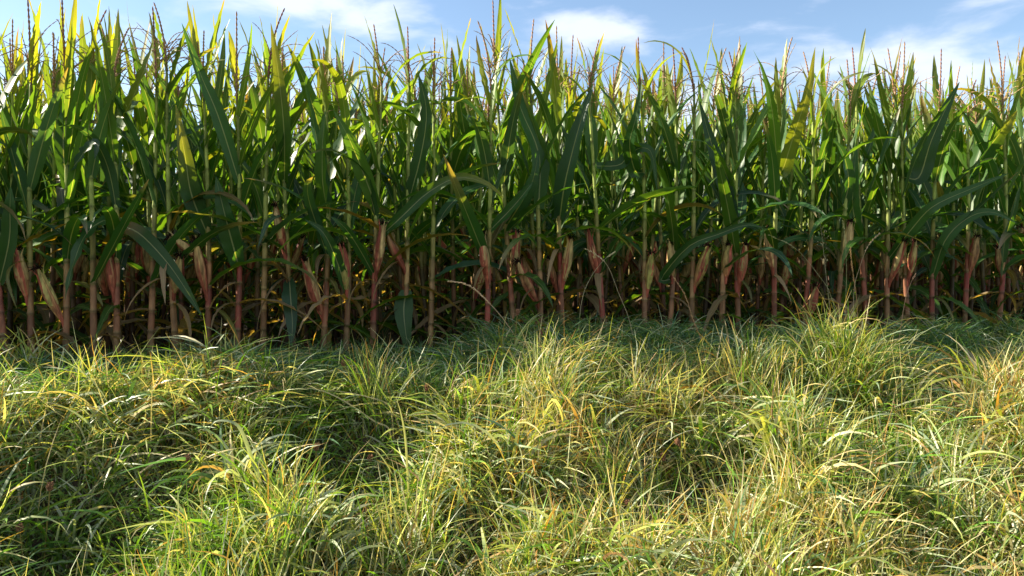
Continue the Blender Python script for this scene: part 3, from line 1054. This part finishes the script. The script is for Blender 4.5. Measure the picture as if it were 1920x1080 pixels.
# weights: fresh, blue, yellow, straw, orange, pale, brown
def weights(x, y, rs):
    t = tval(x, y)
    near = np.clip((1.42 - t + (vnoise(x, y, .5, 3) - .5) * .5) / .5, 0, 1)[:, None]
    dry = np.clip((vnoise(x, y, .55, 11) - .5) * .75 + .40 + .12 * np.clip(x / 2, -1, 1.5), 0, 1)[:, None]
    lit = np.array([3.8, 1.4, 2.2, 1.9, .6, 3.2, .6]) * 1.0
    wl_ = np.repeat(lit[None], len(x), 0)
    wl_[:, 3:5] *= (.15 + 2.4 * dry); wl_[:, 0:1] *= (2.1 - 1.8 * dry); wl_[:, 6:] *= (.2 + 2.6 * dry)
    wn_ = np.array([2.5, 5.0, .5, .25, .08, .9, .1])[None]  # bluer mix near the maize paints its cool shade band into the grass
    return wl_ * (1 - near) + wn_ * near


# short undergrowth
n = 46000
x, y = scatter(rg, n, -.1, 4.4); n = len(x)
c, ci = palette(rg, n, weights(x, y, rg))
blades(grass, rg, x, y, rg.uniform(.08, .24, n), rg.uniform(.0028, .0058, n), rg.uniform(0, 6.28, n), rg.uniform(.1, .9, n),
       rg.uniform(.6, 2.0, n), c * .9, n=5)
# laid, matted grass
n = 26000
x, y = scatter(rg, n, .55, 4.4); n = len(x)
m = vnoise(x, y, .6, 8)
keep = (rg.random(n) < np.clip((m - .22) * 3, .25, 1)) & ~in_hollow(rg, x, y, .3)
x, y = x[keep], y[keep]; n = len(x)
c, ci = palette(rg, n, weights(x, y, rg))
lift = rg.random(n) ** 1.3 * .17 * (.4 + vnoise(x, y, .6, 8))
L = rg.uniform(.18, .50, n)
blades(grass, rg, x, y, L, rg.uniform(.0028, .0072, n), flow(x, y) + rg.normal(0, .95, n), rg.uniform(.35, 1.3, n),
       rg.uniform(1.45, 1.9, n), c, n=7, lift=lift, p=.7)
# arching tufts
def tufts(buf, rs, nt, per, t0, t1, Lr, wr, wf=None, spread=.05, th=(.05, .6), th1=(1.0, 2.8), n=9):
    cx, cyy = scatter(rs, int(nt * 1.25), t0, t1)
    kp = ~in_hollow(rs, cx, cyy) & (rs.random(len(cx)) < edge_height(cx, cyy) ** 2)
    cx, cyy = cx[kp], cyy[kp]; nt = len(cx)
    k = rs.integers(int(per * .5), int(per * 1.5), nt)
    x = np.repeat(cx, k) + rs.normal(0, spread, k.sum()); y = np.repeat(cyy, k) + rs.normal(0, spread, k.sum())
    sc = np.repeat(rs.uniform(.75, 1.25, nt), k)
    B = len(x)
    c, ci = palette(rs, B, weights(x, y, rs) if wf is None else wf)
    tc, _ = palette(rs, B, [0, 0, 1, 2, 1, .5, 0])
    tm = (rs.random((B, 1)) < .35)
    tip = np.where(tm, tc, c * 1.1)
    lean = np.repeat(flow(cx, cyy), k)
    phi = np.where(rs.random(B) < .25, lean + rs.normal(0, .5, B), rs.uniform(0, 6.28, B))
    blades(buf, rs, x, y, rs.uniform(*Lr, B) * sc, rs.uniform(*wr, B), phi, rs.uniform(*th, B), rs.uniform(*th1, B), c, tip, n=n, p=1.5)


tufts(grass, rg, 1500, 14, 1.1, 4.3, (.14, .40), (.0028, .0076), th=(.03, .8), th1=(.7, 2.9))
tufts(grass, rg, 160, 30, 1.3, 4.3, (.30, .52), (.0030, .0060), spread=.07, th=(.02, .35), th1=(.2, 1.5))
tufts(grass, rg, 230, 9, 1.5, 4.3, (.35, .62), (.008, .0125), th=(.05, .5), th1=(1.2, 2.9))
# soft grass at the foot of the maize, tinted bluish to imitate shade
x, y = scatter(rg, 40000, .12, 1.35)
keep = vnoise(x, y, .45, 15) > .36
x, y = x[keep], y[keep]; n = len(x)
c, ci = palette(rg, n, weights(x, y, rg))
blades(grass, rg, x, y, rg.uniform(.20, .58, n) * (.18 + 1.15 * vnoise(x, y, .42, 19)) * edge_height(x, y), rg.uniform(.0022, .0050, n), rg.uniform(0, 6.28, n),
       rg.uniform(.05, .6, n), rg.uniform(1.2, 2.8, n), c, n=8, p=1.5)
# straight stiff blades and straws standing out
n = 2600
x, y = scatter(rg, n, 1.2, 4.3); n = len(x)
kp = ~in_hollow(rg, x, y); x, y = x[kp], y[kp]; n = len(x)
c, ci = palette(rg, n, [2.5, .5, 2.5, 2.5, .8, 1, .3])
blades(grass, rg, x, y, rg.uniform(.3, .6, n), rg.uniform(.0018, .0045, n), rg.uniform(0, 6.28, n), rg.uniform(.02, .5, n), rg.uniform(.1, .9, n), c, n=6)
# fine stems and blades crossing in every direction
x, y = scatter(rg, 11000, 1.15, 4.3); n = len(x)
kp = ~in_hollow(rg, x, y, .3); x, y = x[kp], y[kp]; n = len(x)
c, ci = palette(rg, n, weights(x, y, rg))
blades(grass, rg, x, y, rg.uniform(.14, .42, n), rg.uniform(.0013, .0030, n), rg.uniform(0, 6.28, n), rg.uniform(.1, 1.3, n), rg.uniform(.4, 1.9, n), c, n=6, lift=rg.random(n) * .1)
# arching tufts along the maize, its shade put into their bluish colour
cx, cyy = scatter(rg, 170, .2, 1.2)
kp = (rg.random(len(cx)) < edge_height(cx, cyy) ** 2); cx, cyy = cx[kp], cyy[kp]
k = rg.integers(14, 34, len(cx)); B = k.sum()
x = np.repeat(cx, k) + rg.normal(0, .045, B); y = np.repeat(cyy, k) + rg.normal(0, .045, B)
c, ci = palette(rg, B, weights(x, y, rg))
blades(grass, rg, x, y, rg.uniform(.25, .52, B), rg.uniform(.0022, .0056, B), rg.uniform(0, 6.28, B), rg.uniform(.03, .55, B), rg.uniform(1.2, 2.8, B), c, n=9, p=1.5)
go = link("grass", grass.mesh("grass", M_GRASS))
tag(go, "long matted green and straw coloured grass covering the sloping verge", "grass", kind="stuff")

exec_weeds = True
# low leafy ground cover among the grass
weeds = Buf()
rw = np.random.default_rng(31)
n = 42000
x, y = scatter(rw, n, .9, 4.3); n = len(x)
keep = vnoise(x, y, .5, 23) > .60
x, y = x[keep], y[keep]; n = len(x)
c = np.array([.13, .24, .03])[None] * rw.uniform(.7, 1.4, (n, 1))
z = ground_z(x, y) + rw.uniform(.03, .2, n)
B = n; s = np.linspace(0, 1, 4)[None]
ph = rw.uniform(0, 6.28, B)[:, None]; th = rw.uniform(.7, 1.7, B)[:, None] + 0 * s
D = np.stack([np.sin(th) * np.cos(ph), np.sin(th) * np.sin(ph), np.cos(th)], -1)
C = np.stack([x, y, z], -1)[:, None] + D * (s * rw.uniform(.015, .035, B)[:, None])[..., None]
side = norm(np.cross(D, np.broadcast_to([0.01, 0, 1.0], D.shape)))
ww = rw.uniform(.006, .011, B)[:, None] * np.array([.35, 1, .9, .1])[None]
ribbons(weeds, C, side, norm(np.cross(side, D)), ww, np.repeat(c[:, None], 4, 1), k=2)
wo = link("ground_cover", weeds.mesh("ground_cover", M_WEED))
tag(wo, "small round leaved clover spread low between the grass blades", "clover", kind="stuff")


# ------------------------------------------------------------------ single stalks, seed heads, weeds
def verge_depth(px, py):
    """distance at which the line of sight meets the verge ground"""
    for d in np.arange(2.6, 6.6, .01):
        p = at(px, py, d)
        if p[2] <= ground_z(p[0], p[1]) + .03: return d
    return 6.0


def root_from(px, py, d=None):
    d = verge_depth(px, py) if d is None else d
    x = (px - 960) / F * d
    return np.array([x, d, float(ground_z(x, d))])


def pix_curve(pts, d, base, n=16, toward=0.0):
    P = np.array([at(a, b, d) for a, b in pts])
    for i in range(len(P)):
        k = 1 - toward / d * i / max(1, len(P) - 1)
        P[i] = [P[i, 0] * k, P[i, 1] * k, CZ + (P[i, 2] - CZ) * k]
    P = np.concatenate([[base], P])
    return smooth_curve(P - base, n)


def plantain(px, py, foot, label, hl=.045, bend=0):
    """flower stem with an oval brown head; px, py = the head, foot = picture position of its foot"""
    d = verge_depth(*foot) - .05
    base = root_from(foot[0], foot[1], d)
    head = at(px, py, d) - base
    base_o = empty("ribwort_stem", base); tag(base_o, label, "seed stem", "brown seed heads in the grass")
    C = smooth_curve([np.zeros(3), head * .5 + np.array([bend, 0, 0]), head], 12)
    b = Buf(); tube(b, C, np.linspace(.0042, .003, 12), np.array([.26, .22, .06]), k=5)
    link("stem", b.mesh("stem", M_STRAW), base_o)
    hb = Buf()
    dirv = norm(C[-1] - C[-2])
    n = 14; s = np.linspace(0, 1, n)
    Pc = C[-1] + dirv * (s[:, None] - .15) * hl
    rad = .0125 * np.sin(np.clip(s, .04, .97) * math.pi) ** .6
    tube(hb, Pc, rad, np.array([.13, .065, .035]), k=8)
    rs = np.random.default_rng(px)
    for j in range(46):                                      # seed scales
        i = rs.integers(1, n - 1); a = rs.uniform(0, 6.28)
        e1 = norm(np.cross(dirv, [0.1, 1, 0])); e2 = np.cross(dirv, e1)
        o = math.cos(a) * e1 + math.sin(a) * e2
        q = Pc[i] + o * rad[i] * .8
        tube(hb, np.stack([q, q + o * .005 + dirv * .003, q + o * .007 + dirv * .008]), [.0032, .0030, .0006], np.array([.24, .13, .075]) * rs.uniform(.4, 1.5), k=4)
    link("seed_head", hb.mesh("seed_head", M_SEED), base_o)


for a in [
    (90, 960, (76, 1075), "pinkish brown seed head on a thick curved stem in the dark bottom left hollow"),
    (33, 1040, (44, 1110), "small brown double seed head at the bottom left corner"),
    (352, 908, (372, 985), "dark seed head buried among pale blades left of centre"),
    (592, 884, (582, 960), "brown seed head over the dark hollow below the bent straw"),
    (692, 906, (672, 985), "rusty pointed seed head leaning right in front of the dark hollow"),
    (644, 726, (650, 800), "small red brown seed head standing in the shaded grass"),
    (800, 772, (796, 830), "tiny brown seed head beside the arching pale blades at mid verge"),
    (1274, 876, (1345, 1010), "dark beaded seed head on a long stem slanting from lower right"),
    (1245, 904, (1262, 990), "plump rounded brown seed head left of the beaded one"),
    (1178, 992, (1190, 1050), "brown seed head, uppermost of the low trio near the bottom"),
    (1205, 1006, (1222, 1062), "brown seed head in the middle of the low trio near the bottom"),
    (1225, 1022, (1250, 1085), "brown seed head, lowest of the trio near the bottom"),
    (970, 630, (955, 760), "pale bud like seed head on a straight yellow stem in front of the maize"),
    (1016, 666, (1003, 760), "small brown seed head on a slanting straw beside the pale bud"),
    (1592, 1010, (1600, 1070), "brown seed head low in the grass toward the lower right"),
]:
    plantain(*a)


def seed_grass(px_pts, foot, label, hfrac=.4, rad=.003, hr=.011, col=(.62, .45, .24), dense=90, d=None, open_=False):
    d = verge_depth(*foot) if d is None else d
    base = root_from(foot[0], foot[1], d)
    o = empty("grass_stalk", base); tag(o, label, "grass stalk", "dry flowering grass stalks")
    C = pix_curve(px_pts, d, base, n=30)
    b = Buf(); tube(b, C, np.linspace(rad * 1.2, rad * .5, 30), np.array(col) * .9, k=5)
    link("stem", b.mesh("stem", M_STRAW), o)
    hb = Buf(); rs = np.random.default_rng(int(abs(px_pts[-1][0])))
    T = norm(np.gradient(C, axis=0))
    i0 = int(30 * (1 - hfrac))
    for j in range(dense):
        f = rs.uniform(i0, 29); i = min(int(f), 28); q = C[i] * (1 - f + i) + C[i + 1] * (f - i)
        a = rs.uniform(0, 6.28)
        e1 = norm(np.cross(T[i], [0.1, 1, 0])); e2 = np.cross(T[i], e1)
        v = norm(math.cos(a) * e1 + math.sin(a) * e2)
        k = math.sin(min(1, (f - i0) / (29.5 - i0)) * math.pi) ** .5
        if open_:
            q2 = q + v * hr * 4 * k * rs.uniform(.3, 1) + T[i] * .02
            tube(hb, np.stack([q, (q + q2) / 2 + T[i] * .004, q2]), [.0008, .0007, .0006], np.array(col) * .7, k=3)
            q = q2
        ln = rs.uniform(.012, .022)
        dv = norm(T[i] + v * rs.uniform(.2, .6))
        tube(hb, np.stack([q + v * .001, q + dv * ln * .45, q + dv * ln]), [.0008, .0030, .0004], np.array(col) * rs.uniform(.7, 1.2), k=4)
    link("seed_head", hb.mesh("seed_head", M_SEED), o)


seed_grass([(985, 702), (945, 640), (905, 596), (876, 574), (842, 567)], (1000, 735), "bright tan grass stalk arching left in front of the dark gap in the maize", .5, .0036, .012, (.62, .45, .26), 170)
seed_grass([(1180, 640), (1160, 590), (1140, 540), (1118, 518), (1094, 505)], (1195, 705), "thin pale grass stalk arching left before the orange red ear", .35, .0022, .01, (.55, .46, .26), 40)
seed_grass([(1090, 610), (1105, 565), (1130, 530), (1152, 513)], (1080, 705), "pale grass stalk with a little fluffy clump at its tip before the orange red ear", .2, .0022, .012, (.55, .5, .28), 60)
seed_grass([(1320, 690), (1300, 640), (1285, 595), (1262, 558)], (1335, 745), "brownish slanting grass stalk with sparse spikelets right of the plump green ear", .6, .003, .011, (.45, .28, .14), 50)
seed_grass([(1556, 620), (1548, 550), (1540, 480), (1532, 425)], (1560, 700), "tallest upright grass stalk rising from the tall grass clump", .5, .0022, .014, (.50, .45, .25), 40, open_=True)
seed_grass([(1586, 620), (1587, 560), (1585, 500), (1580, 455)], (1590, 700), "straight grass stalk in the middle of the tall grass clump", .3, .0022, .012, (.48, .46, .2), 40)
seed_grass([(1601, 590), (1612, 540), (1628, 500), (1648, 478)], (1600, 700), "grass stalk curving right out of the tall grass clump", .35, .0022, .012, (.55, .42, .25), 46)
seed_grass([(1560, 600), (1530, 550), (1490, 505), (1440, 480)], (1580, 700), "long grass stalk bowing left out of the tall grass clump", .3, .0022, .008, (.45, .46, .22), 26)
seed_grass([(1606, 600), (1600, 560), (1596, 530), (1594, 505)], (1612, 700), "short orange feathery grass stalk in the tall grass clump", .6, .0028, .014, (.62, .38, .16), 120)
seed_grass([(1690, 650), (1698, 600), (1708, 570), (1716, 555)], (1680, 720), "short pink straw right of the tall grass clump", .2, .0026, .01, (.55, .34, .2), 20)


def grass_clump(px, foot_y, label, nb, Lr, wr, wf, spread=.06, th=(.02, .45), th1=(.6, 2.4), seed=0, d=None, n=10, name="grass_clump"):
    d = verge_depth(px, foot_y) if d is None else d
    base = root_from(px, foot_y, d)
    rs = np.random.default_rng(seed + px)
    b = Buf()
    x = base[0] + rs.normal(0, spread, nb); y = base[1] + rs.normal(0, spread * .7, nb)
    c, _ = palette(rs, nb, wf)
    tc, _ = palette(rs, nb, [0, 0, 1, 2, 1, .5, 0])
    tip = np.where(rs.random((nb, 1)) < .3, tc, c * 1.1)
    blades(b, rs, x, y, rs.uniform(*Lr, nb), rs.uniform(*wr, nb), rs.uniform(0, 6.28, nb), rs.uniform(*th, nb), rs.uniform(*th1, nb), c, tip, n=n, p=1.6)
    for i in range(len(b.v)): b.v[i] = b.v[i] - base
    o = link(name, b.mesh(name, M_GRASS), loc=base)
    tag(o, label, "grass clump", "separate clumps of taller grass")


grass_clump(1590, 775, "tall sunlit clump of fine green grass reaching up in front of the maize", 460, (.35, .72), (.0024, .0052), [3.5, .5, 3, .6, .2, .6, .1], spread=.14, th1=(.4, 2.3))
grass_clump(940, 742, "yellow green grass clump with wide bent blades beside the tan stalk", 26, (.35, .6), (.006, .0095), [1.5, 0, 3, .7, .5, 1, 0], spread=.03, th1=(.6, 2.6))
grass_clump(440, 760, "bright yellow grass clump with upright wide blades left of centre", 46, (.3, .5), (.006, .010), [1, 0, 4, .7, .6, .3, 0], spread=.08)
grass_clump(50, 745, "yellow grass clump at the left edge against the dark maize", 46, (.25, .5), (.004, .008), [1, 0, 4, 1, .6, .5, 0], spread=.08)
grass_clump(440, 985, "whitish green clump of broad arching blades in the left foreground", 46, (.4, .62), (.007, .012), [1, .8, .5, .2, .2, 4, 0], spread=.05, th1=(1.4, 2.9))
grass_clump(590, 1075, "broad bladed clump bending over at the bottom left of centre", 50, (.3, .5), (.007, .0125), [1.5, .8, .8, .2, .3, 4, 0], spread=.07, th1=(1.4, 2.9))
grass_clump(130, 1090, "pale drooping blades over the dark bottom left hollow", 30, (.35, .5), (.006, .010), [1.5, 1.5, .5, .1, .1, 3, 0], spread=.06, th1=(1.8, 2.9))
grass_clump(1390, 800, "tall straw and green clump standing right of centre", 150, (.3, .58), (.003, .006), [1.5, .2, 2.5, 2.5, .5, .8, .1], spread=.14, th1=(.2, 1.4))
grass_clump(1790, 965, "two long grey green blades arching over the lower right grass", 14, (.55, .75), (.006, .009), [1, .5, 1, .3, .2, 3, 0], spread=.04, th=(.1, .5), th1=(1.3, 2.2))
grass_clump(1870, 800, "rust tinged clump of dry grass at the right edge", 120, (.3, .55), (.004, .007), [.8, .1, 1.5, 2.5, 2, .5, .8], spread=.12, th1=(.4, 1.8))


def bent_straw(pts, foot, label, hw, col, toward=.0):
    d = verge_depth(*foot)
    base = root_from(foot[0], foot[1], d)
    C = pix_curve(pts, d, base, n=24, toward=toward)
    b = Buf(); rs = np.random.default_rng(pts[0][0])
    T = norm(np.gradient(C, axis=0)); Fd = np.broadcast_to(np.array([.2, -.7, .7]), C.shape)
    side = norm(np.cross(T, Fd)); nor = norm(np.cross(side, T))
    s = np.linspace(0, 1, 24)
    w = hw * (.7 + .3 * np.sin(s * 3)) * (1 - s ** 3) + .0005
    ribbons(b, C[None], side[None], nor[None], w[None], np.repeat(np.array(col)[None], 24, 0)[None], k=3, fold=.4)
    o = link("long_straw", b.mesh("grass_blade", M_GRASS), loc=base)
    tag(o, label, "long straw", "long single blades lying over the grass")


bent_straw([(728, 845), (700, 830), (640, 790), (590, 770), (540, 770)], (735, 880), "long dry blade arching left over the dark hollow at mid verge", .0055, (.52, .46, .24))
bent_straw([(735, 830), (728, 800), (690, 785), (640, 775), (600, 772)], (738, 880), "upper of the two dry blades arching left over the dark hollow", .004, (.50, .44, .22))
bent_straw([(765, 960), (760, 870), (752, 820), (742, 785)], (770, 1010), "pale stiff blade standing upright at the middle of the grass", .006, (.40, .42, .22))
bent_straw([(1850, 900), (1830, 870), (1790, 820), (1740, 810), (1700, 850)], (1860, 930), "grey green blade folded over into a peak at lower right", .0075, (.26, .32, .18))
bent_straw([(1165, 1010), (1120, 985), (1080, 955), (1050, 945)], (1190, 1060), "brown edged straw slanting left near the bottom centre", .0045, (.42, .30, .13))
bent_straw([(900, 840), (930, 770), (1005, 690)], (880, 890), "straight green blade slanting right across the mid verge", .004, (.28, .36, .08))
bent_straw([(855, 1010), (862, 960), (872, 900), (905, 850)], (850, 1060), "silvery blade curving right at the lower centre", .006, (.30, .36, .2))
bent_straw([(490, 960), (470, 900), (445, 840), (405, 830), (388, 850)], (500, 1010), "broad silvery blade hooked over to the left in the left foreground", .010, (.32, .38, .22))
bent_straw([(180, 860), (240, 895), (310, 900), (350, 915)], (170, 880), "grey green blade lying level across the left foreground", .009, (.28, .35, .2))


def broad_weed(px, py, label, nl, L, w, col, seed):
    d = verge_depth(px, py + 45)
    base = root_from(px, py + 45, d)
    rs = np.random.default_rng(seed)
    o = empty("leafy_weed", base); tag(o, label, "weed", "broad leaved weeds in the grass")
    top = at(px, py, d) - base
    sb = Buf(); tube(sb, smooth_curve([np.zeros(3), top * .5 + [.01, 0, 0], top], 6), np.full(6, .003), np.array([.14, .2, .05]), k=5)
    link("stem", sb.mesh("stem", M_WEED), o)
    for j in range(nl):
        phi = 6.28 * j / nl + rs.uniform(-.3, .3)
        b = Buf()
        C, Fc = leaf_curve(top, phi, L * rs.uniform(.8, 1.1), rs.uniform(.7, 1.1), rs.uniform(1.5, 2.0), 7, rs, p=1)
        s = np.linspace(0, 1, 7); T = norm(np.gradient(C, axis=0)); side = norm(np.cross(T, Fc))
        ww = w * np.sin(np.clip(s * .92 + .06, 0, 1) * math.pi) ** .8 + .0006
        ribbons(b, C[None], side[None], norm(np.cross(side, T))[None], ww[None], np.repeat(np.array(col)[None], 7, 0)[None] * rs.uniform(.8, 1.2), k=3, fold=.3)
        link("leaf", b.mesh("leaf", M_WEED), o)


broad_weed(873, 858, "star shaped bluish green weed in the grass at mid verge", 6, .085, .013, (.10, .20, .07), 1)
broad_weed(886, 908, "bright green weed with upright oval leaves below the star shaped one", 7, .07, .015, (.16, .30, .04), 2)
broad_weed(1118, 765, "bright green palmate weed in the grass right of centre", 6, .10, .014, (.15, .28, .03), 3)
broad_weed(1172, 1016, "weed with rounded yellow green leaves near the bottom centre", 5, .09, .026, (.18, .30, .03), 4)
broad_weed(1650, 985, "leafy yellow green weed in the lower right grass", 8, .08, .014, (.20, .30, .03), 5)
